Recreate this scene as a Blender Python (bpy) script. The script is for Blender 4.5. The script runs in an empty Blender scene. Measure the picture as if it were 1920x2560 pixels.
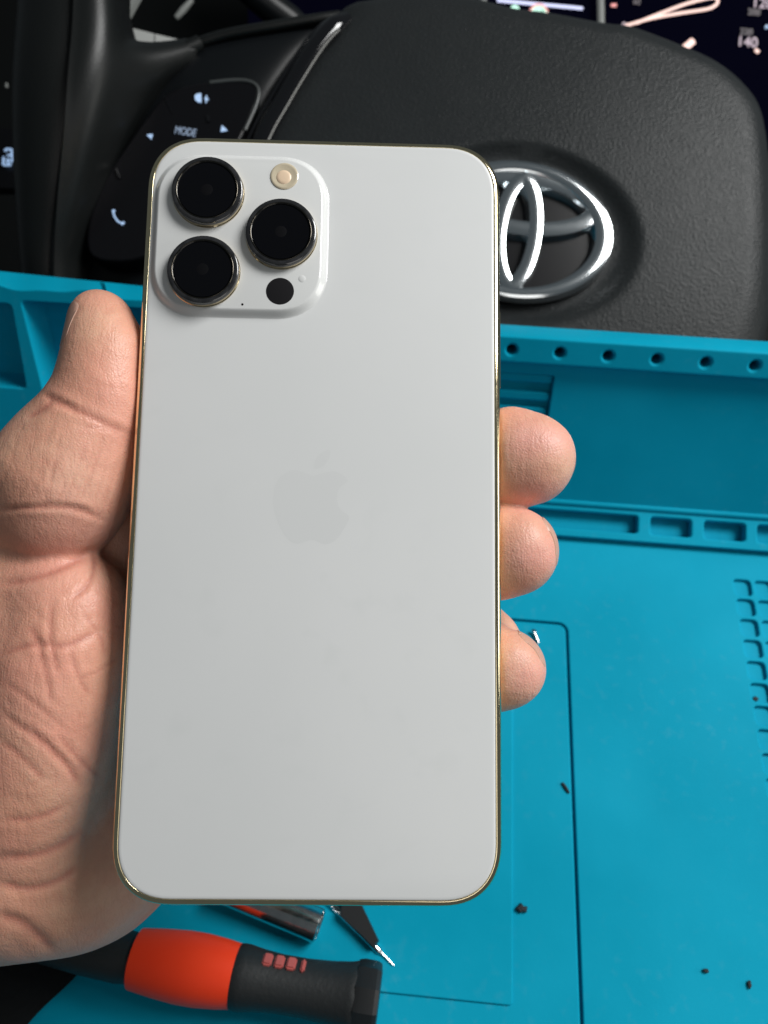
import bpy, bmesh, math, random
import numpy as np
from mathutils import Vector, Matrix
random.seed(7); rng = np.random.default_rng(7)
R = math.radians
MM = 0.001

# ------------------------------------------------------------------ camera, world, light
sc = bpy.context.scene
col = sc.collection
FPX = 1849.0                      # focal length in pixels of the 1920 x 2560 picture
CAM_H = 0.286                     # camera height over the mat
PITCH = R(60)                     # looking down
C0 = Vector((0, 0, CAM_H))
CR = Vector((1, 0, 0))
CF = Vector((0, math.cos(PITCH), -math.sin(PITCH)))
CU = Vector((0, math.sin(PITCH), math.cos(PITCH)))
cd = bpy.data.cameras.new('camera'); cam = bpy.data.objects.new('camera', cd); col.objects.link(cam)
cam.matrix_world = Matrix(((CR.x, CU.x, -CF.x, C0.x), (CR.y, CU.y, -CF.y, C0.y), (CR.z, CU.z, -CF.z, C0.z), (0, 0, 0, 1)))
cd.sensor_fit = 'VERTICAL'; cd.sensor_height = 36; cd.sensor_width = 36
cd.lens = FPX / 2560 * 36
cd.clip_start = 0.005; cd.clip_end = 50
cd.dof.use_dof = True; cd.dof.focus_distance = 0.157; cd.dof.aperture_fstop = 20
sc.camera = cam

world = bpy.data.worlds.new('World'); sc.world = world; world.use_nodes = True
wb = world.node_tree.nodes['Background']
wb.inputs[0].default_value = (0.80, 0.93, 1.0, 1); wb.inputs[1].default_value = 0.075

def area(name, loc, target, sx, sy, power, color):
    l = bpy.data.lights.new(name, 'AREA'); l.shape = 'RECTANGLE'; l.size = sx; l.size_y = sy
    l.energy = power; l.color = color
    o = bpy.data.objects.new(name, l); col.objects.link(o)
    o.location = loc
    o.rotation_euler = (Vector(target) - Vector(loc)).to_track_quat('-Z', 'Y').to_euler()
    return o
area('windscreen_light', (0.69, 0.38, 0.88), (0.02, 0.08, 0.08), 0.48, 0.48, 12.2, (1.0, 1.0, 0.985))
area('side_window_light', (0.95, 0.02, 0.36), (0.0, 0.10, 0.08), 0.36, 0.26, 1.4, (1.0, 1.0, 0.94))
area('fill_light', (0.25, -0.55, 0.85), (0.0, 0.10, 0.05), 0.40, 0.40, 0.6, (1.0, 0.96, 0.92))  # unseen fill lamp, added behind the camera to lift the dark side
sc.view_settings.view_transform = 'Standard'; sc.view_settings.look = 'None'
sc.view_settings.gamma = 1; sc.view_settings.use_curve_mapping = False
sc.view_settings.exposure = 0.18
sc.render.engine = 'CYCLES'
sc.cycles.use_denoising = True
sc.cycles.max_bounces = 8

# ------------------------------------------------------------------ helpers
def cp(px, py, d):
    """point at picture pixel (px,py) of the 1920 x 2560 photograph and depth d (metres)"""
    return C0 + CR * ((px - 960) / FPX * d) + CU * ((1280 - py) / FPX * d) + CF * d
def ray(px, py):
    return CR * ((px - 960) / FPX) + CU * ((1280 - py) / FPX) + CF
def hit(px, py, p, n):
    r = ray(px, py); t = (Vector(p) - C0).dot(n) / r.dot(n)
    return C0 + r * t

def link(name, me, mat=None, parent=None, mw=None):
    o = bpy.data.objects.new(name, me); col.objects.link(o)
    if mat is not None and me is not None:
        me.materials.clear(); me.materials.append(mat)
    if parent is not None: o.parent = parent
    if mw is not None: o.matrix_local = mw
    return o
def empty(name, mw=None):
    o = bpy.data.objects.new(name, None); col.objects.link(o); o.empty_display_size = 0.01
    if mw is not None: o.matrix_world = mw
    return o
def tag(o, label=None, cat=None, group=None, kind=None):
    if label: o['label'] = label
    if cat: o['category'] = cat
    if group: o['group'] = group
    if kind: o['kind'] = kind
    return o
def smooth(me, ang=35):
    me.shade_smooth(); me.set_sharp_from_angle(angle=R(ang)); return me
def mesh(name, vs, fs, ang=35):
    me = bpy.data.meshes.new(name); me.from_pydata([tuple(v) for v in vs], [], fs); me.validate(); me.update()
    bm = bmesh.new(); bm.from_mesh(me); bmesh.ops.recalc_face_normals(bm, faces=bm.faces); bm.to_mesh(me); bm.free()
    return smooth(me, ang)

def rrect(w, h, r, n=10, e=2.0, cx=0, cy=0):
    """rounded rectangle outline, counter-clockwise; e>2 gives a squarer, continuous corner"""
    pts = []
    r = min(r, w / 2 - 1e-6, h / 2 - 1e-6)
    for (sx, sy, a0) in ((1, 1, 0), (-1, 1, 90), (-1, -1, 180), (1, -1, 270)):
        for i in range(n + 1):
            a = R(a0 + 90 * i / n); c, s = math.cos(a), math.sin(a)
            x = math.copysign(abs(c) ** (2 / e), c) * r; y = math.copysign(abs(s) ** (2 / e), s) * r
            pts.append((cx + sx * (w / 2 - r) + x, cy + sy * (h / 2 - r) + y))
    return pts
def circ(cx, cy, r, n=32):
    return [(cx + r * math.cos(2 * math.pi * i / n), cy + r * math.sin(2 * math.pi * i / n)) for i in range(n)]
def loft(name, rings, cap0=True, cap1=True, ang=35):
    n = len(rings[0]); vs = [v for r in rings for v in r]; fs = []
    for k in range(len(rings) - 1):
        for i in range(n):
            j = (i + 1) % n
            fs.append((k * n + i, k * n + j, (k + 1) * n + j, (k + 1) * n + i))
    if cap0: fs.append(tuple(range(n))[::-1])
    if cap1: fs.append(tuple((len(rings) - 1) * n + i for i in range(n)))
    return mesh(name, vs, fs, ang)
def lathe(name, prof, n=48, ang=35, cap0=True, cap1=True):
    """profile of (radius, z)"""
    return loft(name, [[(r * math.cos(2 * math.pi * i / n), r * math.sin(2 * math.pi * i / n), z) for i in range(n)] for r, z in prof], cap0, cap1, ang)
def plate(name, outer, holes, th, bev, top=0.0, res=2):
    """flat plate with real holes and rounded edges; its upper face lies at z = top"""
    cu = bpy.data.curves.new(name, 'CURVE'); cu.dimensions = '2D'; cu.fill_mode = 'BOTH'
    cu.extrude = th / 2 - bev; cu.bevel_depth = bev; cu.bevel_resolution = res; cu.offset = -bev
    for k, pts in enumerate([outer] + list(holes)):
        ar = sum(pts[i][0] * pts[(i + 1) % len(pts)][1] - pts[(i + 1) % len(pts)][0] * pts[i][1] for i in range(len(pts)))
        if (ar > 0) == (k > 0): pts = pts[::-1]
        sp = cu.splines.new('POLY'); sp.points.add(len(pts) - 1); sp.use_cyclic_u = True
        for p, q in zip(sp.points, pts): p.co = (q[0], q[1], 0, 1)
    o = bpy.data.objects.new(name, cu); col.objects.link(o)
    dg = bpy.context.evaluated_depsgraph_get()
    me = bpy.data.meshes.new_from_object(o.evaluated_get(dg)); bpy.data.objects.remove(o); bpy.data.curves.remove(cu)
    me.transform(Matrix.Translation((0, 0, top - th / 2)))
    return smooth(me, 30)
def tube(name, pts, rad, n=12, ang=60, flat=1.0, up=None):
    """swept round bar through points; rad is a number or one per point; flat squashes it along 'up'"""
    pts = [Vector(p) for p in pts]; rad = rad if hasattr(rad, '__len__') else [rad] * len(pts)
    rings = []; prev = Vector(up) if up is not None else None
    for i, p in enumerate(pts):
        t = (pts[min(i + 1, len(pts) - 1)] - pts[max(i - 1, 0)]).normalized()
        a = prev if prev is not None else (Vector((0, 0, 1)) if abs(t.z) < .9 else Vector((1, 0, 0)))
        a = (a - t * a.dot(t)).normalized(); b = t.cross(a); prev = a
        rings.append([tuple(p + (a * math.cos(2 * math.pi * k / n) * flat + b * math.sin(2 * math.pi * k / n)) * rad[i]) for k in range(n)])
    return loft(name, rings, True, True, ang)
def spline(pts, m=8):
    """Catmull-Rom resampling of a list of tuples"""
    P = [np.array(p, float) for p in pts]; P = [2 * P[0] - P[1]] + P + [2 * P[-1] - P[-2]]; out = []
    for i in range(1, len(P) - 2):
        for k in range(m):
            t = k / m
            out.append(.5 * ((2 * P[i]) + (-P[i - 1] + P[i + 1]) * t + (2 * P[i - 1] - 5 * P[i] + 4 * P[i + 1] - P[i + 2]) * t * t + (-P[i - 1] + 3 * P[i] - 3 * P[i + 1] + P[i + 2]) * t ** 3))
    out.append(P[-2]); return [tuple(o) for o in out]
def patch(name, rows, m=6, thick=None, flip=False):
    """smooth surface through a grid of points"""
    rows = [spline(r, m) for r in rows]; cols = list(zip(*rows)); cols = [spline(c, m) for c in cols]
    rows = list(zip(*cols)); nr, nc = len(rows), len(rows[0]); vs = [v for r in rows for v in r]
    fs = [(i * nc + j, i * nc + j + 1, (i + 1) * nc + j + 1, (i + 1) * nc + j) for i in range(nr - 1) for j in range(nc - 1)]
    me = bpy.data.meshes.new(name); me.from_pydata(vs, [], fs if not flip else [f[::-1] for f in fs]); me.update()
    if thick:
        bm = bmesh.new(); bm.from_mesh(me); bmesh.ops.recalc_face_normals(bm, faces=bm.faces)
        bmesh.ops.solidify(bm, geom=bm.faces[:], thickness=thick); bm.to_mesh(me); bm.free()
    return smooth(me, 50)
def text_mesh(body, size, ext=0.0002):
    cu = bpy.data.curves.new('t', 'FONT'); cu.body = body; cu.size = size; cu.extrude = ext; cu.align_x = 'CENTER'; cu.align_y = 'CENTER'
    o = bpy.data.objects.new('t', cu); col.objects.link(o)
    dg = bpy.context.evaluated_depsgraph_get(); me = bpy.data.meshes.new_from_object(o.evaluated_get(dg))
    bpy.data.objects.remove(o); bpy.data.curves.remove(cu); return me

# ------------------------------------------------------------------ materials
def mat(name, base, rough=.5, metal=0, spec=.5, bump=None, var=None, coat=0, emit=None, estr=0, sss=0, sssr=None, tint=None):
    m = bpy.data.materials.new(name); m.use_nodes = True; nt = m.node_tree; b = nt.nodes['Principled BSDF']
    b.inputs['Base Color'].default_value = (*base, 1); b.inputs['Roughness'].default_value = rough
    b.inputs['Metallic'].default_value = metal; b.inputs['Specular IOR Level'].default_value = spec
    b.inputs['Coat Weight'].default_value = coat; b.inputs['Coat Roughness'].default_value = .05
    if emit: b.inputs['Emission Color'].default_value = (*emit, 1); b.inputs['Emission Strength'].default_value = estr
    if sss:
        b.inputs['Subsurface Weight'].default_value = sss; b.inputs['Subsurface Radius'].default_value = sssr or (1, .4, .25)
        b.inputs['Subsurface Scale'].default_value = .003
    tc = nt.nodes.new('ShaderNodeTexCoord')
    if var:   # (scale, amount, colour2)
        n = nt.nodes.new('ShaderNodeTexNoise'); n.inputs['Scale'].default_value = var[0]; n.inputs['Detail'].default_value = 5
        nt.links.new(tc.outputs['Object'], n.inputs['Vector'])
        rmp = nt.nodes.new('ShaderNodeValToRGB'); rmp.color_ramp.elements[0].position = .35; rmp.color_ramp.elements[1].position = .68
        rmp.color_ramp.elements[0].color = (*base, 1); rmp.color_ramp.elements[1].color = (*var[2], 1)
        nt.links.new(n.outputs['Fac'], rmp.inputs['Fac']); nt.links.new(rmp.outputs['Color'], b.inputs['Base Color'])
        mr = nt.nodes.new('ShaderNodeMapRange'); mr.inputs['To Min'].default_value = max(0, rough - var[1]); mr.inputs['To Max'].default_value = rough + var[1]
        n2 = nt.nodes.new('ShaderNodeTexNoise'); n2.inputs['Scale'].default_value = var[0] * 3.3; n2.inputs['Detail'].default_value = 4
        nt.links.new(tc.outputs['Object'], n2.inputs['Vector']); nt.links.new(n2.outputs['Fac'], mr.inputs['Value']); nt.links.new(mr.outputs['Result'], b.inputs['Roughness'])
    if bump:  # list of (kind, scale, strength, distance)
        last = None
        for kind, s, st, dist in bump:
            t = nt.nodes.new('ShaderNodeTexVoronoi' if kind == 'vor' else 'ShaderNodeTexNoise'); t.inputs['Scale'].default_value = s
            if kind == 'vor': t.feature = 'SMOOTH_F1'; t.inputs['Smoothness'].default_value = .6
            else: t.inputs['Detail'].default_value = 6
            nt.links.new(tc.outputs['Object'], t.inputs['Vector'])
            bp = nt.nodes.new('ShaderNodeBump'); bp.inputs['Strength'].default_value = st; bp.inputs['Distance'].default_value = dist
            nt.links.new(t.outputs['Distance' if kind == 'vor' else 'Fac'], bp.inputs['Height'])
            if last: nt.links.new(last.outputs['Normal'], bp.inputs['Normal'])
            last = bp
        nt.links.new(last.outputs['Normal'], b.inputs['Normal'])
    return m
M = dict(
    silicone=mat('silicone', (.0, .285, .43), .60, spec=.05, var=(14, .07, (.004, .335, .50)), bump=[('n', 900, .14, .0002), ('n', 60, .12, .0006)]),
    glass_white=mat('frosted_white_glass', (.69, .70, .698), .36, spec=.5, var=(20, .05, (.715, .722, .72))),
    glass_gloss=mat('polished_white_glass', (.69, .697, .69), .13, spec=.5),
    logo=mat('logo_tint', (.679, .688, .686), .34, spec=.5),
    gold=mat('gold_steel', (.93, .80, .52), .10, metal=1, var=(300, .05, (.90, .76, .48))),
    dark_gold=mat('dark_gold_steel', (.50, .42, .28), .15, metal=1),
    band=mat('antenna_band', (.42, .38, .28), .4),
    ring=mat('black_lens_ring', (.012, .012, .013), .13, spec=.6, coat=.5, var=(500, .08, (.03, .03, .032))),
    bezel=mat('lens_bezel_metal', (.09, .08, .065), .16, metal=1),
    lens=mat('lens_glass', (.002, .002, .003), .05, spec=.35),
    iris=mat('lens_iris', (.003, .003, .004), .5, spec=.12),
    lidar=mat('scanner_glass', (.012, .011, .012), .25),
    flash=mat('flash_diffuser', (.60, .52, .38), .2, coat=1, bump=[('n', 900, .2, .0003)]),
    flash_core=mat('flash_core', (.82, .62, .44), .3),
    screen=mat('screen_glass', (.004, .004, .005), .05, coat=1),
    skin=None,
    nail=mat('nail', (.56, .32, .24), .40, coat=.0, sss=.15, bump=[('n', 500, .1, .0003)]),
    orange=mat('orange_plastic', (.97, .058, .014), .45, spec=.3, bump=[('n', 300, .08, .0004)], var=(60, .05, (.93, .05, .013))),
    black_rubber=mat('black_rubber', (.012, .014, .015), .55, bump=[('n', 700, .3, .0004)]),
    pink=mat('worn_red_plastic', (.45, .10, .09), .5),
    chrome=mat('chrome', (.80, .82, .84), .07, metal=1),
    emblem_chrome=mat('emblem_chrome', (.82, .86, .88), .13, metal=1),
    steel=mat('brushed_steel', (.66, .66, .65), .18, metal=1, var=(250, .08, (.55, .55, .55))),
    blackmetal=mat('black_plastic', (.012, .013, .014), .4),
    leather=mat('grained_airbag_cover', (.0175, .0198, .0208), .33, spec=.10, bump=[('vor', 1000, .34, .0005), ('n', 1500, .2, .0003)], var=(40, .04, (.0195, .0218, .0228))),
    rimleather=mat('smooth_leather', (.006, .007, .007), .38, spec=.30, bump=[('vor', 1300, .12, .0003)]),
    spoke=mat('spoke_plastic', (.004, .005, .006), .36, spec=.22, bump=[('n', 1200, .2, .0002)]),
    gloss=mat('piano_black', (.004, .004, .005), .09, spec=.5, coat=.6),
    button=mat('button_plastic', (.004, .004, .005), .28, spec=.25),
    icon=mat('icon_light', (.25, .3, .35), .5, emit=(.40, .62, 1.0), estr=.58),
    icon_dim=mat('icon_dim_light', (.2, .25, .3), .5, emit=(.40, .52, .8), estr=.26),
    lit_edge=mat('lit_edge_grey', (.05, .055, .055), .35),  # paler grey that paints the highlight on the pad edge
    pale=mat('pale_grey_plastic', (.20, .21, .20), .45),
    dash=mat('dark_dash_plastic', (.003, .0035, .0035), .5, spec=.12, bump=[('vor', 500, .3, .0006)]),
    display=mat('display_off_black', (.001, .001, .003), .5, spec=.0, emit=(.01, .01, .05), estr=.05),
    disp_line=mat('display_line_light', (.3, .3, .35), .5, emit=(.62, .66, 1.0), estr=1.0),
    disp_green=mat('display_green_light', (.2, .3, .25), .5, emit=(.55, 1.0, .80), estr=.9),
    disp_red=mat('display_red_light', (.3, .1, .1), .5, emit=(1.0, .42, .40), estr=.8),
    needle=mat('needle_light', (.4, .3, .28), .5, emit=(1.0, .66, .58), estr=1.0),
    numeral=mat('numeral_light', (.3, .25, .28), .5, emit=(.72, .55, .66), estr=.42),
    numdim=mat('numeral_dim_light', (.1, .1, .1), .5, emit=(.4, .3, .36), estr=.2),
    dark_sheet=mat('black_sheet', (.006, .007, .008), .9, spec=.2, bump=[('n', 400, .6, .001)]),
    crumb=mat('dark_crumb', (.010, .014, .018), .7, bump=[('n', 2500, .8, .0005)]),
)

def add_dust(m, colr, amount, sc1=240, sc2=9):
    """pale dust and scuffs scattered over a surface"""
    nt = m.node_tree; b = nt.nodes['Principled BSDF']; src = b.inputs['Base Color'].links[0].from_socket; tc = [n for n in nt.nodes if n.type == 'TEX_COORD'][0]
    f = []
    for s_, lo, hi in ((sc1, .56, .74), (sc2, .40, .70)):
        n = nt.nodes.new('ShaderNodeTexNoise'); n.inputs['Scale'].default_value = s_; n.inputs['Detail'].default_value = 8; nt.links.new(tc.outputs['Object'], n.inputs['Vector'])
        r = nt.nodes.new('ShaderNodeMapRange'); r.inputs['From Min'].default_value = lo; r.inputs['From Max'].default_value = hi; nt.links.new(n.outputs['Fac'], r.inputs['Value']); f.append(r.outputs['Result'])
    x = nt.nodes.new('ShaderNodeMath'); x.operation = 'MULTIPLY'; nt.links.new(f[0], x.inputs[0]); nt.links.new(f[1], x.inputs[1])
    y = nt.nodes.new('ShaderNodeMath'); y.operation = 'MULTIPLY'; nt.links.new(x.outputs[0], y.inputs[0]); y.inputs[1].default_value = amount
    mx = nt.nodes.new('ShaderNodeMixRGB'); nt.links.new(y.outputs[0], mx.inputs[0]); nt.links.new(src, mx.inputs[1]); mx.inputs[2].default_value = (*colr, 1); nt.links.new(mx.outputs[0], b.inputs['Base Color'])
add_dust(M['silicone'], (.16, .40, .48), .16)
add_dust(M['leather'], (.10, .10, .10), .10, 500, 14)
add_dust(M['glass_white'], (.60, .62, .61), .30, 120, 12)

# ------------------------------------------------------------------ dashboard and instrument cluster
D_CL = 0.56
def cbox(name, quad, thick, m, parent):
    """four picture corners (px,py,d) extruded away from the camera"""
    f = [cp(*q) for q in quad]; b = [p + CF * thick for p in f]
    return link(name, mesh(name, f + b, [(0, 1, 2, 3), (7, 6, 5, 4), (0, 4, 5, 1), (1, 5, 6, 2), (2, 6, 7, 3), (3, 7, 4, 0)], 20), m, parent)
dash_rows = []
for py, dd in ((-500, .66), (-150, .66), (150, .63), (500, .58), (900, .52), (1300, .46)):
    dash_rows.append([tuple(cp(px, py, dd + .03 * math.sin(px / 420))) for px in (-900, -400, 0, 400, 900, 1400, 1900, 2400, 2900)])
tag(link('dashboard', patch('dashboard', dash_rows, 4, .004), M['dash']), kind='structure')

cl = tag(empty('instrument_cluster', Matrix.Translation(cp(1500, 60, D_CL))), 'dark lit instrument cluster behind the top of the steering wheel', 'gauge cluster')
INV = Matrix.Translation(-cp(1500, 60, D_CL))
def clp(o):
    o.data.transform(INV); return o
clp(cbox('display', [(1190, 260, D_CL), (2250, 420, D_CL), (2250, -320, D_CL), (1190, -320, D_CL)], .012, M['display'], cl))
clp(cbox('left_display', [(620, 160, D_CL), (1186, 250, D_CL), (1186, -320, D_CL), (620, -320, D_CL)], .012, M['display'], cl))
def rod(name, pts, rpx, m, parent, d=D_CL - .002, n=8):
    r = rpx / FPX * d
    return clp(link(name, tube(name, [cp(x, y, d) for x, y in pts], r, n, flat=.5, up=CF), m, parent))
rod('display_line', [(1243, 1), (1350, 11), (1457, 21)], 4, M['disp_line'], cl)
def disc(name, px, py, rpx, m, parent, d=D_CL - .002, half=False, n=24):
    pts = [cp(px + rpx * math.cos(a), py - rpx * math.sin(a), d) for a in [2 * math.pi * i / n for i in range(n)]]
    bk = [p + CF * .0012 for p in pts]
    return clp(link(name, loft(name, [[tuple(p) for p in pts], [tuple(p) for p in bk]]), m, parent))
disc('green_lamp', 1287, 23, 11, M['disp_green'], cl)
disc('speed_sign', 1347, 32, 23, M['disp_green'], cl)
ringpts = [(1347 + 21 * math.cos(a), 32 - 21 * math.sin(a)) for a in np.linspace(.1, 3.04, 14)]
rod('speed_sign_ring', ringpts, 2.5, M['disp_red'], cl, d=D_CL - .0035)
for i, x in enumerate((1340, 1348, 1356)): disc('speed_sign_dot', x, 28 + (i % 2), 2.4, M['button'], cl, d=D_CL - .0032, n=8)
for px in (1208, 1502):
    rod('pillar', [(px - 2, -60), (px, 20), (px + 1, 100)], 9, M['pale'], cl, d=D_CL - .006)
lo = spline([(1527, 76, 0), (1620, 48, 0), (1700, 33, 0), (1770, 22, 0), (1793, 8, 0), (1785, -6, 0), (1720, 8, 0), (1640, 38, 0), (1590, 58, 0)], 5)
rod('needle', [(a, b) for a, b, _ in lo], 3.4, M['needle'], cl)
rod('needle_stub', [(1694, 139), (1714, 118), (1733, 102)], 8.5, M['needle'], cl)
rod('tick', [(1528, 13), (1541, 13)], 4, M['disp_red'], cl)
rod('tick', [(1592, 76), (1597, 76)], 3, M['numdim'], cl)
rod('tick', [(1888, 124), (1897, 131)], 4.5, M['needle'], cl)
rod('tick', [(1576, 76), (1600, 78)], 2.5, M['numdim'], cl)
disc('blue_lamp', 1918, 66, 4, M['icon'], cl, n=10)
def cl_text(body, px, py, hpx, m, d=D_CL - .002, rot=-5):
    size = hpx / .7 / FPX * d
    me = text_mesh(body, size)
    mw = Matrix.Translation(cp(px, py, d)) @ cam.matrix_world.to_3x3().to_4x4() @ Matrix.Rotation(R(rot), 4, 'Z')
    me.transform(INV @ mw)
    return link('numeral', me, m, cl)
cl_text('140', 1868, 106, 25, M['numeral']); cl_text('120', 1906, 9, 25, M['numeral']); cl_text('0', 1560, 67, 20, M['numeral'])
cl_text('200', 1885, 31, 15, M['numdim']); cl_text('220', 1866, 80, 15, M['numdim']); cl_text('60', 1592, 5, 13, M['numdim'])

# lit button on the dashboard beside the wheel, left edge of the picture
bt = tag(empty('dashboard_switch', Matrix.Translation(cp(20, 395, .47))), 'dashboard switch with blue lit car icon left of the steering wheel', 'switch')
BI = Matrix.Translation(-cp(20, 395, .47))
o = cbox('switch_body', [(-60, 470, .472), (52, 470, .472), (52, 320, .472), (-60, 320, .472)], .01, M['button'], bt); o.data.transform(BI)
def srod(pts, rpx, name='icon_stroke', d=.4695, m='icon'):
    o = link(name, tube(name, [cp(x, y, d) for x, y in pts], rpx / FPX * d, 6, flat=.4, up=CF), M[m], bt); o.data.transform(BI); return o
srod([(12, 378), (16, 373), (28, 373), (31, 390), (31, 405)], 3.2)
srod([(18, 388), (30, 388)], 2.6); srod([(9, 392), (8, 412)], 3); srod([(8, 412), (20, 413)], 2.6)
srod([(20, 395), (20, 412)], 2.4); srod([(14, 402), (27, 402)], 2.4); srod([(27, 408), (23, 415)], 2.6)
disc_o = link('lamp', tube('lamp', [cp(16, 209, .4695), cp(17, 220, .4695)], .0009, 8), M['pale'], bt); disc_o.data.transform(BI)

# ------------------------------------------------------------------ steering wheel
DH = 0.342
HC = cp(1290, 585, DH)
roll = R(-8); tilt = R(-6)
HB = Matrix.Translation(HC) @ cam.matrix_world.to_3x3().to_4x4() @ Matrix.Rotation(roll, 4, 'Z') @ Matrix.Rotation(tilt, 4, 'X')
wheel = tag(empty('steering_wheel', HB), 'black steering wheel with chrome oval emblem behind the blue mat', 'steering wheel')
HBI = HB.inverted()
hn = (HB.to_3x3() @ Vector((0, 0, 1)))
def hl(px, py, z=0.0):
    """picture pixel to the wheel's own plane, z metres in front of it"""
    p = HBI @ hit(px, py, HC + hn * z, hn); return (p.x, p.y)
def wl(px, py, d): return HBI @ cp(px, py, d)
out_px = [(878, 40), (1000, 24), (1100, 24), (1180, 34), (1269, 56), (1372, 70), (1501, 94), (1568, 103), (1693, 150), (1782, 192), (1849, 248), (1888, 308), (1906, 405), (1915, 550), (1916, 700), (1900, 860), (1840, 1010), (1700, 1110), (1480, 1160), (1200, 1150), (900, 1080), (700, 960), (600, 800), (590, 620), (640, 400), (705, 262), (780, 135), (840, 62)]
hz = -.016
o2 = [hl(x, y, hz) for x, y in out_px]
o2 = [(a, b) for a, b, _ in spline([(x, y, 0) for x, y in o2 + [o2[0]]], 5)][:-1]
ca, cb = .0448, .0335   # emblem half axes
rings = []
prof = [(1.0, -.034), (1.004, -.022), (1.0, -.014), (.985, -.0075), (.962, -.0032), (.935, -.0008), (.90, .0008)] + [(s, .0012 + .0016 * (1 - s * s)) for s in np.linspace(.86, .04, 40)]
cx0 = sum(p[0] for p in o2) / len(o2); cy0 = sum(p[1] for p in o2) / len(o2)
ecx, ecy = 0.0, 0.0
for s, z in prof:
    ring = []
    for (x, y) in o2:
        X, Y = cx0 + (x - cx0) * s, cy0 + (y - cy0) * s
        q = math.hypot((X - ecx) / (ca * 1.22), (Y - ecy) / (cb * 1.25))
        t = min(1, max(0, (1.06 - q) / .16)); t = t * t * (3 - 2 * t)
        ring.append((X, Y, z - .0042 * t))
    rings.append(ring)
hub = link('airbag_cover', loft('airbag_cover', rings, False, True, 60), M['leather'], wheel)

# emblem: domed chrome bands
def band(name, cx, cy, a, b, wa, wb, z, h, parent, n=72, a0=0, a1=2 * math.pi, crown=.32):
    """oval band: outer half axes a,b; width wa at the sides and wb at top and bottom; domed section"""
    vs, fs = [], []; m = 15; closed = a1 - a0 > 6.28
    N = n if closed else n + 1
    for i in range(N):
        t = a0 + (a1 - a0) * i / n; c, s = math.cos(t), math.sin(t)
        w = wa * c * c + wb * s * s
        L = math.hypot(c / a, s / b); nx, ny = c / a / L, s / b / L
        for k in range(m):
            q = k / (m - 1); off = -w * q; zz = h * min(1, max(0, (1 - abs(2 * q - 1)) / .26)) + h * crown * (1 - (2 * q - 1) ** 2)
            vs.append((cx + a * c + nx * off, cy + b * s + ny * off, z + zz))
    for i in range(n if closed else n):
        for k in range(m - 1):
            fs.append((i * m + k, i * m + k + 1, ((i + 1) % N) * m + k + 1, ((i + 1) % N) * m + k))
    return link(name, mesh(name, vs, fs, 38), M['emblem_chrome'], parent)
ez = .0010
em = link('emblem', loft('emblem', [[(x, y, z) for x, y in [(ca * k * math.cos(t), cb * k * math.sin(t)) for t in np.linspace(0, 2 * math.pi, 72, endpoint=False)]] for k, z in ((1.0, -.003), (1.0, ez - .0002), (.93, ez - .0001))], True, True), M['button'], wheel)
band('emblem_outer_oval', 0, 0, ca, cb, .0108, .0066, ez - .0004, .0040, em)
band('emblem_wide_oval', 0, cb * .40, ca * .85, cb * .51, .0096, .0092, ez - .0004, .0036, em, crown=.22)
band('emblem_tall_oval', -.0002, -cb * .03, ca * .275, cb * .89, .0082, .0084, ez - .0004, .0042, em, crown=.18)

# spoke, trim strip, rim
def W(rows): return [[tuple(wl(*q)) for q in r] for r in rows]
spoke_rows = W([
    [(330, 126, .366), (480, 108, .362), (640, 76, .364), (800, 48, .366), (880, 28, .372)],
    [(330, 140, .352), (470, 122, .352), (630, 90, .352), (760, 66, .354), (850, 52, .358)],
    [(300, 210, .350), (410, 190, .348), (560, 185, .347), (680, 180, .349), (740, 175, .354)],
    [(250, 350, .352), (340, 340, .348), (480, 335, .346), (600, 330, .348), (660, 330, .354)],
    [(200, 520, .352), (280, 520, .348), (420, 520, .347), (540, 520, .349), (600, 520, .356)],
    [(150, 720, .352), (220, 720, .350), (360, 720, .350), (480, 720, .352), (560, 720, .358)],
    [(100, 900, .355), (180, 900, .353), (320, 900, .354), (460, 900, .356), (560, 900, .362)]])
spk = link('spoke', patch('spoke', spoke_rows, 6, .003), M['spoke'], wheel)
st = spline([(872, 40, .349), (838, 62, .346), (795, 108, .3445), (745, 185, .344), (700, 262, .344), (662, 330, .344), (628, 420, .345), (600, 560, .346), (596, 760, .348)], 6)
link('trim_strip', tube('trim_strip', [wl(*p) for p in st], [.0024 + .0022 * min(1, i / 6) for i in range(len(st))], 12, up=(0, 0, 1), flat=.6), M['gloss'], wheel)
st2 = [(x - 34, y + 4, d + .001) for x, y, d in st[4:]]
link('trim_lip', tube('trim_lip', [wl(*p) for p in st2], .0013, 8, up=(0, 0, 1)), M['gloss'], wheel)
edge = spline([(390, 150, .366), (430, 132, .358), (480, 114, .3515), (560, 88, .3505), (680, 66, .3505), (790, 48, .352), (850, 40, .354)], 6)
link('spoke_edge', tube('spoke_edge', [wl(*p) for p in edge], .0024, 10, up=(0, 0, 1)), M['rimleather'], wheel)
cr = spline([(500, 108, .3495), (440, 140, .347), (385, 205, .3455), (318, 310, .3445), (268, 410, .344), (215, 520, .344), (172, 640, .3445), (150, 740, .345)], 8)
link('spoke_edge', tube('spoke_edge', [wl(*p) for p in cr], .0036, 12, up=(0, 0, 1)), M['rimleather'], wheel)
rimc = spline([(225, -420, .335, .0225), (196, -150, .332, .0228), (186, 60, .332, .0232), (166, 250, .332, .0220), (143, 440, .336, .0180), (124, 620, .342, .0130), (130, 800, .350, .0110), (160, 980, .360, .0105)], 8)
link('rim', tube('rim', [wl(*p[:3]) for p in rimc], [p[3] for p in rimc], 48, up=(0, 0, 1)), M['rimleather'], wheel)
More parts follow.
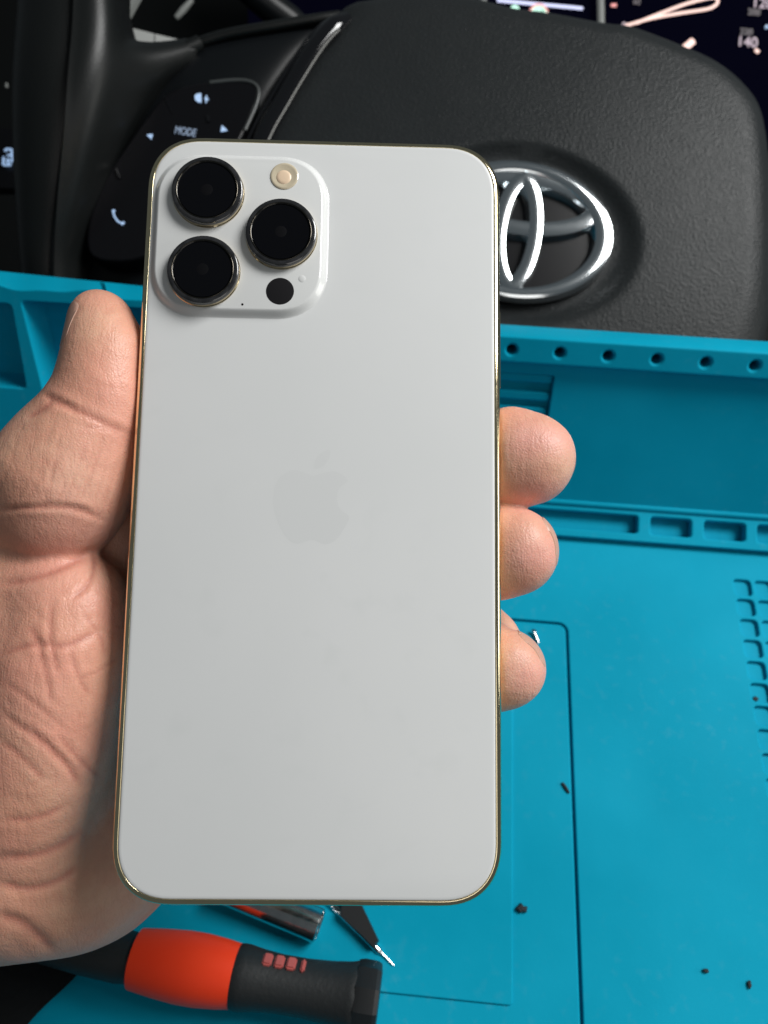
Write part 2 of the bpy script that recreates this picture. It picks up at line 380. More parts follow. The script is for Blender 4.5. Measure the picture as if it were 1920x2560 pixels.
gus = W([[(190, -60, .3096), (255, -30, .3135), (296, 20, .335), (306, 60, .358)],
         [(184, 80, .3094), (259, 80, .3136), (312, 108, .334), (345, 136, .356)],
         [(172, 190, .3101), (247, 182, .3143), (358, 156, .333), (480, 122, .351)],
         [(157, 330, .3143), (225, 315, .319), (320, 262, .335), (405, 196, .349)],
         [(136, 500, .3223), (190, 480, .327), (260, 415, .340), (310, 340, .349)],
         [(123, 660, .3316), (160, 640, .336), (210, 585, .344), (255, 490, .350)],
         [(133, 840, .3416), (160, 810, .345), (176, 770, .350), (190, 730, .354)]])
link('thumb_rest', patch('thumb_rest', gus, 6, .004), M['rimleather'], wheel)
# far-side pale trim seen in the gap and the stalk behind it
gap = tag(empty('column_shroud', Matrix.Translation(cp(400, 90, .40))), 'pale grey column trim seen through the gap beside the wheel rim', 'car trim')
GI = Matrix.Translation(-cp(400, 90, .40))
for nm, q in (('trim_panel', [(306, 64, .385), (385, 84, .392), (385, 130, .392), (300, 130, .385)]), ('trim_panel', [(388, 85, .392), (470, 104, .40), (470, 140, .40), (388, 140, .392)]), ('trim_panel', [(300, -30, .40), (352, -20, .40), (306, 62, .385), (296, 60, .385)])):
    o = cbox(nm, q, .004, M['pale'], gap); o.data.transform(GI)
stalk = tag(empty('column_stalk', Matrix.Translation(cp(690, 20, .44))), 'dark grey stalk behind the wheel beside the cluster', 'stalk')
SI = Matrix.Translation(-cp(690, 20, .44))
o = link('lever', tube('lever', [SI @ cp(540, -90, .42), SI @ cp(640, -10, .43), SI @ cp(720, 52, .44), SI @ cp(780, 110, .45)], [.006, .008, .009, .009], 14), M['spoke'], stalk)
o = link('knob', tube('knob', [SI @ cp(440, 45, .47), SI @ cp(458, 25, .47), SI @ cp(480, 0, .47)], [.0016, .0022, .0016], 10), M['pale'], stalk)

# button pad on the spoke
pad_px = [(360, 300), (420, 232), (500, 206), (590, 202), (632, 208), (646, 226), (640, 262), (610, 330), (560, 420), (500, 520), (440, 600), (330, 650), (230, 640), (220, 560), (260, 450), (310, 370)]
PZ = .003
pad2 = [(a, b) for a, b, _ in spline([(*hl(x, y, PZ), 0) for x, y in pad_px + [pad_px[0]]], 4)][:-1]
pad = link('button_pad', plate('button_pad', pad2, [], .012, .0012, PZ), M['button'], wheel)
def on_pad(z): return PZ + z
def pad_flat(name, pts, m='icon', z=.0004):
    P = [(*hl(x, y, PZ), 0) for x, y in pts]
    vs = [(x, y, PZ + z) for x, y, _ in P] + [(x, y, PZ - .0005) for x, y, _ in P]; n = len(P)
    fs = [tuple(range(n)), tuple(range(n, 2 * n))[::-1]] + [(i, (i + 1) % n, n + (i + 1) % n, n + i) for i in range(n)]
    return link(name, mesh(name, vs, fs, 20), M[m], pad)
def pad_line(name, pts, rpx, m='icon', z=.0003):
    return link(name, tube(name, [(*hl(x, y, PZ), PZ + z) for x, y in pts], rpx / FPX * DH, 6, flat=.4, up=(0, 0, 1)), M[m], pad)
pad_flat('icon_speaker', [(487, 240), (492, 236), (503, 234), (504, 257), (495, 256), (488, 250)])
pad_line('icon_plus', [(511, 247), (522, 250)], 2.0); pad_line('icon_plus', [(517, 240), (515, 258)], 2.0)
pad_flat('icon_arrow', [(367, 338), (382, 336), (379, 349)]); pad_flat('icon_arrow', [(555, 314), (569, 327), (552, 330)])
pad_line('icon_handset', spline([(283, 529, 0), (288, 545, 0), (297, 556, 0), (308, 560, 0)], 4) and [(283, 529), (287, 543), (296, 555), (308, 560)], 2.4)
pad_line('icon_handset', [(281, 529), (288, 527)], 3.2); pad_line('icon_handset', [(304, 562), (311, 556)], 3.2)
me = text_mesh('MODE', 20 / .7 / FPX * DH, .0002)
x, y = hl(464, 331, PZ); me.transform(Matrix.Translation((x, y, PZ + .0004)) @ Matrix.Rotation(R(-1.5), 4, 'Z') @ Matrix.Diagonal((.66, 1, 1, 1)))
link('icon_word', me, M['icon_dim'], pad)
link('pad_edge_highlight', tube('pad_edge_highlight', [(*hl(x, y, PZ), PZ - .0002) for x, y, _ in spline([(525, 206, 0), (590, 200, 0), (630, 206, 0), (646, 226, 0), (640, 262, 0), (612, 325, 0)], 6)], .0009, 8), M['lit_edge'], pad)  # pale tube added as the lit upper right edge of the pad
pad_line('pad_seam', [(410, 240), (432, 285)], 1.2, 'gloss'); pad_line('pad_seam', [(520, 290), (522, 306)], 4, 'gloss', .0006)
pad_line('pad_seam', [(290, 425), (300, 448)], 4, 'gloss', .0006)

# ------------------------------------------------------------------ repair mat
YAW = R(-5)
MB = Matrix.Rotation(YAW, 4, 'Z'); MBI = MB.inverted()
matr = tag(empty('repair_mat', MB), 'blue silicone repair mat with holes, compartments and raised back wall', 'work mat')
def muv(px, py, z=0.0):
    p = MBI @ hit(px, py, Vector((0, 0, z)), Vector((0, 0, 1))); return (p.x, p.y)
S = M['silicone']
V0 = muv(1600, 1366)[1]               # where the flat sheet ends
UL, UR, VB = -.30, .30, -.13
# grid of small cells on the right
gu0 = muv(1832, 1447)[0]; gv0 = muv(1832, 1447)[1]
gv1 = muv(1832, 1447 + 0)[1]
vs_rows = [muv(1850, y)[1] for y in (1447, 1499, 1551, 1603, 1655, 1707, 1759)]
pv = (vs_rows[0] - vs_rows[-1]) / 6; pu = pv * .98; rib = pv * .18
cells = []
for r in range(15):
    for c in range(5):
        u = gu0 + c * pu; v = gv0 - r * pv
        cells.append(rrect(pu - rib, pv - rib, .0017, 4, cx=u + (pu - rib) / 2, cy=v - (pv - rib) / 2))
gw = 5 * pu; gh = 15 * pv
# groove round the inner panel
pr = muv(1414, 1580); pu1 = pr[0]; pv1 = muv(1400, 1562)[1]
pl = -.16; pb = VB + .02
pan_c = ((pl + pu1) / 2, (pb + pv1) / 2); pan_w = pu1 - pl; pan_h = pv1 - pb
hole = rrect(pan_w + .0021, pan_h + .0021, .004, 6, cx=pan_c[0], cy=pan_c[1])
outer = [(UL, VB), (UR, VB), (UR, V0 + .002), (UL, V0 + .002)]
link('work_surface', plate('work_surface', outer, [hole] + cells, .0023, .0005, 0, 3), S, matr)
link('inner_panel', plate('inner_panel', rrect(pan_w, pan_h, .003, 6, cx=pan_c[0], cy=pan_c[1]), [], .0019, .0006, .0003), S, matr)
# raised inner step: right edge x 1281, bottom edge y 2515
iu = muv(1281, 2100)[0]; ib = muv(1200, 2506)[1]
il = -.13; it = pv1 - .012
link('panel_step', plate('panel_step', rrect(iu - il, it - ib, .0012, 4, cx=(iu + il) / 2, cy=(it + ib) / 2), [], .0022, .0005, .0012), S, matr)
link('backing', plate('backing', [(UL - .001, VB - .001), (UR + .001, VB - .001), (UR + .001, V0 + .0015), (UL - .001, V0 + .0015)], [], .002, .0004, -.0018), S, matr)

# profile of the back: ledge with compartments, wall, holed strip, top face
def prof_pt(py, slope_from=None, ang=None, z=None, px=1600):
    """intersect the pixel column px=1600 with a line in the mat's v,z plane"""
    r = MBI.to_3x3() @ ray(px, py); c = MBI @ C0
    if z is not None:
        t = (z - c.z) / r.z
    else:
        v0, z0 = slope_from; nv, nz = -math.sin(ang), math.cos(ang)
        t = ((v0 - c.y) * nv + (z0 - c.z) * nz) / (r.y * nv + r.z * nz)
    return (c.y + r.y * t, c.z + r.z * t)
p0 = (V0, 0.0)
p1 = (V0 + .0008, .0035)                                  # front lip of the ledge
p2 = prof_pt(1272, p1, R(20))                             # ledge back edge
p3 = prof_pt(926, p2, R(60))                              # wall top, under the holed strip
nrm = lambda a: Vector((0, -math.sin(a), math.cos(a)))
def fr(p, ang):
    """frame in the mat: x along u, y up the slope, z out of it, origin at profile point p"""
    return Matrix.Translation((0, p[0], p[1])) @ Matrix.Rotation(ang, 4, 'X')
L1 = math.hypot(p2[0] - p1[0], p2[1] - p1[1]); L2 = math.hypot(p3[0] - p2[0], p3[1] - p2[1])
def loc(px, py, p, ang):
    """pixel to the 2-d coordinates of that sloping face"""
    F = MB @ fr(p, ang); n = F.to_3x3() @ Vector((0, 0, 1)); q = F.inverted() @ hit(px, py, F.translation, n); return (q.x, q.y)
A1, A2 = R(20), R(60)
# ledge with compartments
comp = []
edges = [(1300, 1595), (1627, 1729), (1761, 1864), (1894, 1997), (2030, 2130)]
for a, b in edges:
    y0 = loc(1650, 1293, p1, A1)[1]; y1 = loc(1650, 1338, p1, A1)[1]
    u0 = loc(a, 1310, p1, A1)[0]; u1 = loc(b, 1310, p1, A1)[0]
    comp.append(rrect(u1 - u0, y0 - y1, .0014, 4, cx=(u0 + u1) / 2, cy=(y0 + y1) / 2))
for k in range(6):
    u = loc(1300, 1310, p1, A1)[0] - .012 - k * .0235
    comp.append(rrect(.0185, y0 - y1, .0014, 4, cx=u, cy=(y0 + y1) / 2))
link('ledge', plate('ledge', [(UL, -.0005), (UR, -.0005), (UR, L1 + .001), (UL, L1 + .001)], comp, .005, .0008), S, matr, fr(p1, A1))
link('ledge_floor', plate('ledge_floor', [(UL, 0), (UR, 0), (UR, L1 + .003), (UL, L1 + .003)], [], .002, .0004, -.0052), S, matr, fr(p1, A1))
link('ledge_lip', tube('ledge_lip', [(UL, L1 + .0004, .0002), (UR, L1 + .0004, .0002)], .0014, 12), S, matr, fr(p1, A1))
# wall (right part); the left part has deep compartments
uj = loc(470, 1000, p2, A2)[0]
wx = loc(1378, 990, p2, A2)[0]
yb = loc(1320, 1052, p2, A2)[1]; yt = loc(1320, 935, p2, A2)[1]
pocket = rrect(wx + .03, yt - yb, .0012, 4, cx=(wx - .03) / 2, cy=(yt + yb) / 2)
link('back_wall', plate('back_wall', [(uj, -.001), (UR, -.001), (UR, L2 + .004), (uj, L2 + .004)], [pocket], .004, .0006), S, matr, fr(p2, A2))
link('pocket_floor', plate('pocket_floor', rrect(wx + .036, yt - yb + .006, .001, 4, cx=(wx - .03) / 2, cy=(yt + yb) / 2), [], .002, .0004, -.0036), S, matr, fr(p2, A2))
for k, y in enumerate((946, 993, 1032)):
    yy = loc(1320, y, p2, A2)[1]
    link('pocket_step', plate('pocket_step', rrect(wx + .029, .0036, .0008, 3, cx=(wx - .03) / 2, cy=yy), [], .0034, .0008, -.0008 - .0003 * k), S, matr, fr(p2, A2))
# holed strip, standing proud of the wall
SO = .0045
F3 = fr(p3, A2) @ Matrix.Translation((0, 0, SO))
def sloc(px, py):
    F = MB @ F3; n = F.to_3x3() @ Vector((0, 0, 1)); q = F.inverted() @ hit(px, py, F.translation, n); return (q.x, q.y)
sy1 = sloc(1600, 861)[1]; sy0 = sloc(1600, 928)[1]
hx = [(1280, 869), (1400, 881), (1522, 891), (1643, 900), (1765, 911), (1887, 917)]
hu = [sloc(*p) for p in hx]; hp = (hu[-1][0] - hu[0][0]) / 5; hy = sum(p[1] for p in hu) / 6
hr = 12.0 / FPX * (cp(0, 0, 1) - C0).length * 0 + .00205
hol = [circ(hu[0][0] + k * hp, hy, hr, 20) for k in range(-4, 12)]
us0 = uj
link('hole_strip', plate('hole_strip', [(us0, sy0), (UR, sy0), (UR, sy1), (us0, sy1)], hol, .0150, .0010, 0), S, matr, F3)
link('strip_backing', plate('strip_backing', [(us0, sy0), (UR, sy0), (UR, sy1 - .0005), (us0, sy1 - .0005)], [], .0025, .0004, -.0152), S, matr, F3)
# left wall with deep compartments, bent a little upward
A2L = R(60)
FL = Matrix.Translation((uj, p2[0], p2[1])) @ Matrix.Rotation(R(2.0), 4, 'Y') @ Matrix.Rotation(A2L, 4, 'X')
def lloc(px, py, dz=0):
    F = MB @ FL @ Matrix.Translation((0, 0, dz)); n = F.to_3x3() @ Vector((0, 0, 1)); q = F.inverted() @ hit(px, py, F.translation, n); return (q.x, q.y)
def quad(*p): return [lloc(*q) for q in p]
def roundpoly(pts, r=.002, n=4):
    out = []; N = len(pts)
    for i in range(N):
        p = np.array(pts[i]); a = np.array(pts[i - 1]); b = np.array(pts[(i + 1) % N])
        da = (a - p) / np.linalg.norm(a - p); db = (b - p) / np.linalg.norm(b - p)
        for k in range(n + 1):
            t = k / n; out.append(tuple((1 - t) ** 2 * (p + da * r) + 2 * t * (1 - t) * p + t * t * (p + db * r)))
    return out
c1 = roundpoly(quad((-210, 742), (28, 760), (66, 972), (-170, 955)))
c2 = roundpoly(quad((52, 752), (420, 775), (420, 1012), (112, 992)))
c3 = roundpoly(quad((-150, 1010), (60, 1025), (95, 1230), (-110, 1210)))
topL = [(x, y) for x, y in [lloc(px, 712 + (px - 0) * .095 + 7 * math.sin(px / 46.0) + 3 * math.sin(px / 21.0)) for px in range(560, -700, -12)]]
outL = [lloc(-700, 1290), lloc(560, 1310)] + topL
link('left_wall', plate('left_wall', outL, [c1, c2], .0016, .0005), S, matr, FL)
for cc in (c1, c2):
    n = len(cc); ctr = np.mean(np.array(cc), axis=0)
    rg = [[(x, y, -.0008) for x, y in cc], [(*(ctr + (np.array((x, y)) - ctr) * .96), -.012) for x, y in cc], [(*(ctr + (np.array((x, y)) - ctr) * .93), -.0135) for x, y in cc]]
    link('compartment', loft('compartment', rg, False, True, 40), S, matr, FL)
# lit top edge of the left wall: a thick slab behind the wavy front
slab = [lloc(-700, 700), lloc(560, 716)] + [lloc(px, 672 + (px) * .104) for px in range(560, -720, -40)]
F_s = FL
tb = []
topl = topL
bk = [lloc(px, 678 + px * .104, -.0165) for px in range(560, -700, -12)]
vs = [(x, y, -.0006) for x, y in topl] + [(x, y, -.0165) for x, y in bk]; n = len(topl)
vs += [(x, y - .006, -.0165) for x, y in bk]
fs = [(i, i + 1, n + i + 1, n + i) for i in range(n - 1)] + [(n + i, n + i + 1, 2 * n + i + 1, 2 * n + i) for i in range(n - 1)]
link('top_face', mesh('top_face', vs, fs, 40), S, matr, FL)
vs = [(*lloc(250, 704), .0004), (*lloc(262, 706), .0004), (*lloc(272, 728), .0016), (*lloc(262, 728), .0014), (*lloc(256, 722), .0003)]
vs += [(a, b, c - .0007) for a, b, c in vs]
fs = [(0, 1, 2, 3, 4), (9, 8, 7, 6, 5)] + [(i, (i + 1) % 5, 5 + (i + 1) % 5, 5 + i) for i in range(5)]
link('torn_flap', mesh('torn_flap', vs, fs, 20), S, matr, FL)

# ------------------------------------------------------------------ phone
PR = np.array([[1.0, .014, .023], [-.017, .993, .116], [-.021, -.116, .993]])
PT = np.array([-14.19, 2.545, -155.56])
u_, s_, v_ = np.linalg.svd(PR); PR = u_ @ v_
PM = Matrix([[*PR[0], PT[0] * MM], [*PR[1], PT[1] * MM], [*PR[2], PT[2] * MM], [0, 0, 0, 1]])
PMW = cam.matrix_world @ PM
phone = tag(empty('smartphone', PMW), 'white smartphone with three black lenses, back facing up, held in hand', 'phone')
PI = PMW.inverted()
def ph(px, py, z=0):
    """pixel to phone-local millimetres on the plane z"""
    n = PMW.to_3x3() @ Vector((0, 0, 1)); q = PI @ hit(px, py, PMW @ Vector((0, 0, z * MM)), n); return (q.x / MM, q.y / MM)
PW, PL, TH = 78.1, 162.6, 7.65
def prr(inset, z, n=14, rc=12.5):
    return [(x * MM, y * MM, z * MM) for x, y in rrect(PW - 2 * inset, PL - 2 * inset, rc - inset, n, 2.35)]
FR = 1.35
rings = [prr(1.9, -.6), prr(1.46, -.6), prr(1.40, -.04)]
rings += [prr(FR * (1 - math.sin(a)), FR * (-1 + math.cos(a))) for a in np.linspace(0, math.pi / 2, 10)]
rings += [prr(0, -TH / 2)]
rings += [prr(1 - math.cos(a), -TH + 1 - math.sin(a)) for a in np.linspace(0, math.pi / 2, 7)]
rings += [prr(1.2, -TH + .05)]
frame = link('frame', loft('frame', rings, False, False, 60), M['gold'], phone)
rings = [prr(1.15, -TH - .02), prr(1.1, -TH + .2)]
link('screen', loft('screen', rings, True, True), M['screen'], phone)
rings = [prr(1.44, -.7), prr(1.44, -.10), prr(1.52, .02), prr(1.75, .10), prr(2.2, .13)]
glass = link('back_glass', loft('back_glass', rings, True, True, 60), M['glass_white'], phone)
def side_box(name, x, y, sx, sy, zc, sz, m, par):
    b = mesh(name, [((x + i * sx / 2) * MM, (y + j * sy / 2) * MM, (zc + k * sz / 2) * MM) for i in (-1, 1) for j in (-1, 1) for k in (-1, 1)],
             [(0, 1, 3, 2), (4, 6, 7, 5), (0, 4, 5, 1), (2, 3, 7, 6), (0, 2, 6, 4), (1, 5, 7, 3)], 20)
    return link(name, b, m, par)
for sx, py in ((1, 545), (1, 2040), (-1, 640), (-1, 2010)):
    y = ph(1250 if sx > 0 else 330, py)[1]
    side_box('antenna_band', sx * (PW / 2 - .33), y, .7, .8, -TH / 2 - .1, TH - 2.7, M['band'], frame)
y = ph(1250, 1000)[1]
side_box('side_button', PW / 2 + .1, y + 12, .5, 17, -TH / 2, 3.0, M['gold'], frame)
side_box('volume_button', -PW / 2 - .05, 24, .4, 11, -TH / 2, 3.0, M['gold'], frame); side_box('volume_button', -PW / 2 - .05, 9, .4, 11, -TH / 2, 3.0, M['gold'], frame)
# camera plateau
a = ph(397, 388, 1.0); b = ph(805, 786, 1.0)
pc = ((a[0] + b[0]) / 2, (a[1] + b[1]) / 2); pw, ph_ = b[0] - a[0], a[1] - b[1]
PLZ = 1.55
def plr(off, z): return [(x * MM, y * MM, z * MM) for x, y in rrect(pw + 2 * off, ph_ + 2 * off, 10.2 + off, 12, 2.25, pc[0], pc[1])]
rings = [plr(1.15 - 2.0 * t, .08 + (PLZ - .08) * (t * t * (3 - 2 * t))) for t in np.linspace(0, 1, 14)]
plateau = link('camera_plateau', loft('camera_plateau', rings, False, True, 60), M['glass_gloss'], phone)
def at(obj_mesh, x, y, z): obj_mesh.transform(Matrix.Translation((x * MM, y * MM, z * MM))); return obj_mesh
mm = lambda prof: [(r * MM, z * MM) for r, z in prof]
LH = 1.9
for px, py, rp in ((517, 473, 88), (702, 578, 88), (506, 672, 88.5)):
    x, y = ph(px, py, PLZ + LH); r = rp / FPX * (155.6 + .116 * y - 2)
    base = at(lathe('lens_base', mm([(r + .14, -.2), (r + .14, .25), (r + .02, .4), (r - .02, 1.1)]), 64), x, y, PLZ)
    link('lens_base', base, M['dark_gold'], plateau)
    ring = at(lathe('lens_ring', mm([(r - .01, .95), (r, 1.45), (r - .12, 1.75), (r - .4, LH), (r * .865, LH + .02), (r * .83, LH - .12), (r * .815, LH - .5)]), 64, cap1=False), x, y, PLZ)
    link('lens_ring', ring, M['ring'], plateau)
    lg = at(lathe('lens_glass', mm([(r * .825, LH - .45), (r * .8, LH - .18), (r * .6, LH - .14), (r * .3, LH - .12), (r * .05, LH - .115)]), 64), x, y, PLZ)
    link('lens_glass', lg, M['lens'], plateau)
    bz = at(lathe('lens_bezel', mm([(r * .872, LH - .02), (r * .866, LH + .07), (r * .852, LH + .11), (r * .838, LH + .07), (r * .832, LH - .05)]), 64, 60, False, False), x, y, PLZ)
    link('lens_bezel', bz, M['bezel'], plateau)
    ir = at(lathe('lens_iris', mm([(r * .17, LH - .12), (r * .15, LH - .105), (r * .08, LH - .08), (r * .02, LH - .075)]), 40), x, y, PLZ)
    link('lens_iris', ir, M['iris'], plateau)
x, y = ph(711, 441, PLZ)
fl = at(lathe('flash', mm([(3.05, -.1), (3.05, .12), (2.9, .22), (2.6, .25), (2.45, .20)]), 48, cap1=True), x, y, PLZ); link('flash', fl, M['flash'], plateau)
fc = at(lathe('flash_core', mm([(1.7, .15), (1.5, .30), (1.0, .36), (.2, .38)]), 24), x - .1, y - .3, PLZ); link('flash_core', fc, M['flash_core'], plateau)
x, y = ph(700, 728, PLZ)
link('scanner_window', at(lathe('scanner_window', mm([(3.0, -.1), (3.0, .03), (2.9, .05)]), 48), x, y, PLZ), M['lidar'], plateau)
x, y = ph(606, 761, PLZ)
link('microphone_hole', at(lathe('microphone_hole', mm([(.28, -.1), (.26, .03)]), 12), x, y, PLZ), M['lidar'], plateau)
x, y = ph(755, 697, PLZ)
link('dent', at(lathe('dent', mm([(.9, -.03), (.7, .05), (.35, .09), (.1, .1)]), 20, 60), x, y, PLZ), M['glass_gloss'], plateau)
# faint logo on the back
ap = spline([(0, .62, 0), (-.22, .70, 0), (-.50, .74, 0), (-.80, .52, 0), (-.90, .10, 0), (-.80, -.38, 0), (-.56, -.80, 0), (-.32, -.92, 0), (0, -.83, 0), (.30, -.92, 0), (.54, -.82, 0), (.72, -.56, 0), (.82, -.30, 0), (.62, -.12, 0), (.54, .12, 0), (.60, .36, 0), (.78, .54, 0), (.50, .73, 0), (.24, .70, 0), (0, .62, 0)], 5)[:-1]
lc = ph(782, 1258, .13); ls = 195 / 2 / FPX * 155.6 / .88
def flat_poly(pts, z, th=.02):
    n = len(pts); vs = [(x * MM, y * MM, z * MM) for x, y in pts] + [(x * MM, y * MM, (z - th) * MM) for x, y in pts]
    return mesh('p', vs, [tuple(range(n)), tuple(range(n, 2 * n))[::-1]] + [(i, (i + 1) % n, n + (i + 1) % n, n + i) for i in range(n)], 20)
link('logo_body', flat_poly([(lc[0] + x * ls, lc[1] + y * ls) for x, y, _ in ap], .138), M['logo'], glass)
leaf = spline([(.02, .78, 0), (.04, 1.0, 0), (.20, 1.18, 0), (.36, 1.22, 0), (.34, 1.02, 0), (.20, .84, 0), (.02, .78, 0)], 4)[:-1]
link('logo_leaf', flat_poly([(lc[0] + x * ls, lc[1] + y * ls) for x, y, _ in leaf], .138), M['logo'], glass)

# ------------------------------------------------------------------ hand
def skin_material():
    m = bpy.data.materials.new('skin'); m.use_nodes = True; nt = m.node_tree; b = nt.nodes['Principled BSDF']; L = nt.links; N = nt.nodes.new
    tc = N('ShaderNodeTexCoord')
    def noise(sc_, det=6, vec=None):
        n = N('ShaderNodeTexNoise'); n.inputs['Scale'].default_value = sc_; n.inputs['Detail'].default_value = det; L.new(vec or tc.outputs['Object'], n.inputs['Vector']); return n.outputs['Fac']
    def ramp(fac, *st):
        r = N('ShaderNodeValToRGB'); e = r.color_ramp.elements; L.new(fac, r.inputs['Fac'])
        e[0].position, e[0].color = st[0][0], (*st[0][1], 1); e[1].position, e[1].color = st[-1][0], (*st[-1][1], 1)
        for p, c in st[1:-1]: q = e.new(p); q.color = (*c, 1)
        return r.outputs['Color']
    def mix(fac, c1, c2):
        x = N('ShaderNodeMixRGB')
        for i, v in ((0, fac), (1, c1), (2, c2)):
            if isinstance(v, (int, float)): x.inputs[i].default_value = v
            elif isinstance(v, tuple): x.inputs[i].default_value = (*v, 1)
            else: L.new(v, x.inputs[i])
        return x.outputs[0]
    def mul(v, k):
        x = N('ShaderNodeMath'); x.operation = 'MULTIPLY'; L.new(v, x.inputs[0]); x.inputs[1].default_value = k; return x.outputs[0]
    c = ramp(noise(60), (.30, (.63, .31, .21)), (.5, (.69, .37, .25)), (.72, (.76, .475, .325)))
    blot = ramp(noise(26, 4), (.44, (0, 0, 0)), (.66, (1, 1, 1)))
    c = mix(mul(blot, .70), c, (.76, .345, .26))                      # pink blotches
    fine = ramp(noise(520, 4), (.46, (0, 0, 0)), (.64, (1, 1, 1)))
    c = mix(mul(fine, .16), c, (.58, .25, .18))
    # fine skin lines: level lines of stretched noise, in several directions
    hgt = None; linecol = None
    for ang, sc_, st, wdt in ((25, 190, .22, .030), (-58, 230, .25, .028), (72, 150, .20, .026)):
        mp = N('ShaderNodeMapping'); mp.inputs['Rotation'].default_value = (0, 0, R(ang)); mp.inputs['Scale'].default_value = (1, st, .5); L.new(tc.outputs['Object'], mp.inputs['Vector'])
        f = noise(sc_, 2.5, mp.outputs['Vector'])
        s1 = N('ShaderNodeMath'); s1.operation = 'SUBTRACT'; L.new(f, s1.inputs[0]); s1.inputs[1].default_value = .5
        s2 = N('ShaderNodeMath'); s2.operation = 'ABSOLUTE'; L.new(s1.outputs[0], s2.inputs[0])
        mr = N('ShaderNodeMapRange'); mr.interpolation_type = 'SMOOTHSTEP'; mr.inputs['From Max'].default_value = wdt; L.new(s2.outputs[0], mr.inputs['Value'])
        if hgt is None: hgt = mr.outputs['Result']
        else:
            x = N('ShaderNodeMath'); x.operation = 'MULTIPLY'; L.new(hgt, x.inputs[0]); L.new(mr.outputs['Result'], x.inputs[1]); hgt = x.outputs[0]
    inv = N('ShaderNodeMath'); inv.operation = 'SUBTRACT'; inv.inputs[0].default_value = 1; L.new(hgt, inv.inputs[1])
    c = mix(mul(inv.outputs[0], .06), c, (.50, .20, .15))
    bl = N('ShaderNodeAttribute'); bl.attribute_name = 'blush'
    c = mix(mul(bl.outputs['Fac'], .55), c, (.78, .37, .32))
    at_ = N('ShaderNodeAttribute'); at_.attribute_name = 'crease'
    c = mix(mul(at_.outputs['Fac'], .72), c, (.50, .19, .14))
    L.new(c, b.inputs['Base Color'])
    rr = N('ShaderNodeMapRange'); rr.inputs['To Min'].default_value = .32; rr.inputs['To Max'].default_value = .52; L.new(noise(140), rr.inputs['Value']); L.new(rr.outputs['Result'], b.inputs['Roughness'])
    b.inputs['Specular IOR Level'].default_value = .4
    b.inputs['Subsurface Weight'].default_value = .25; b.inputs['Subsurface Radius'].default_value = (1, .35, .2); b.inputs['Subsurface Scale'].default_value = .0012
    v = N('ShaderNodeTexVoronoi'); v.inputs['Scale'].default_value = 1500; v.feature = 'DISTANCE_TO_EDGE'; L.new(tc.outputs['Object'], v.inputs['Vector'])
    last = None
    for h, st, ds in ((v.outputs['Distance'], .30, .0003), (noise(330, 7), .38, .0006), (hgt, .12, .00026)):
        bp = N('ShaderNodeBump'); bp.inputs['Strength'].default_value = st; bp.inputs['Distance'].default_value = ds; L.new(h, bp.inputs['Height'])
        if last: L.new(last.outputs['Normal'], bp.inputs['Normal'])
        last = bp
    L.new(last.outputs['Normal'], b.inputs['Normal'])
    return m
M['skin'] = skin_material()

def k3(px, py, d): return np.array([(px - 960) / FPX * d, (1280 - py) / FPX * d, -d])   # camera space, mm
def chain(pts):
    """[(px,py,depth,radius in px)] -> round cones"""
    out = []
    P = [(k3(a, b, d), r * d / FPX) for a, b, d, r in pts]
    for i in range(len(P) - 1): out.append((P[i][0], P[i][1], P[i + 1][0], P[i + 1][1]))
    return out
thumb = chain([(252, 800, 165, 74), (266, 880, 164, 86), (262, 970, 164, 98), (244, 1045, 164, 108), (198, 1125, 165, 128), (158, 1200, 165, 158), (140, 1262, 166, 152)])
thumb += chain([(198, 1125, 165, 128), (50, 1270, 172, 140), (-60, 1390, 178, 170)])
thenar = chain([(176, 1518, 165, 140), (160, 1640, 165, 152), (140, 1760, 166, 158), (116, 1880, 167, 156), (80, 1990, 169, 160), (30, 2100, 172, 170)])
thenar += chain([(60, 1440, 172, 150), (0, 1600, 173, 180), (-40, 1800, 174, 200), (-80, 2050, 176, 210)])
thenar += chain([(-60, 1420, 180, 150), (-120, 1600, 182, 230), (-160, 2000, 184, 230), (-330, 2230, 188, 210)])
wrist = chain([(180, 2130, 178, 175), (60, 2160, 177, 180), (-150, 2190, 180, 190), (-380, 2260, 185, 200)])
heel = chain([(300, 2080, 187, 165), (220, 2160, 185, 168), (60, 2195, 184, 165)]) + chain([(300, 2080, 187, 165), (420, 1900, 190, 160), (520, 1600, 192, 160), (560, 1300, 192, 150), (600, 1120, 192, 130)])
palm = chain([(60, 1560, 182, 170), (330, 1600, 190, 150), (700, 1500, 192, 130)]) + chain([(160, 1330, 186, 105), (330, 1340, 189, 112), (560, 1250, 192, 120)])
def finger(tip, tr, mid, mr, back, br, base, bbr, wid):
    out = []
    for s in (-1, 1):
        o = s * wid
        out += chain([(tip[0], tip[1] + o, tip[2], tr), (mid[0], mid[1] + o, mid[2], mr), (back[0], back[1] + o, back[2], br), (base[0], base[1] + o, base[2], bbr)])
    return out
middle = finger((1338, 1146, 167), 88, (1282, 1147, 169), 99, (1225, 1150, 180), 100, (640, 1150, 192), 110, 19)
ringf = finger((1300, 1377, 165), 84, (1250, 1378, 167), 92, (1195, 1372, 179), 94, (640, 1300, 192), 110, 18)
pinky = finger((1276, 1672, 162), 76, (1228, 1668, 164), 83, (1180, 1600, 182), 84, (640, 1480, 192), 105, 13)
pinky += chain([(1242, 1604, 178, 56), (1180, 1600, 182, 80)])
index = finger((1120, 800, 186), 84, (950, 830, 190), 90, (760, 900, 192), 95, (600, 1040, 193), 110, 10)
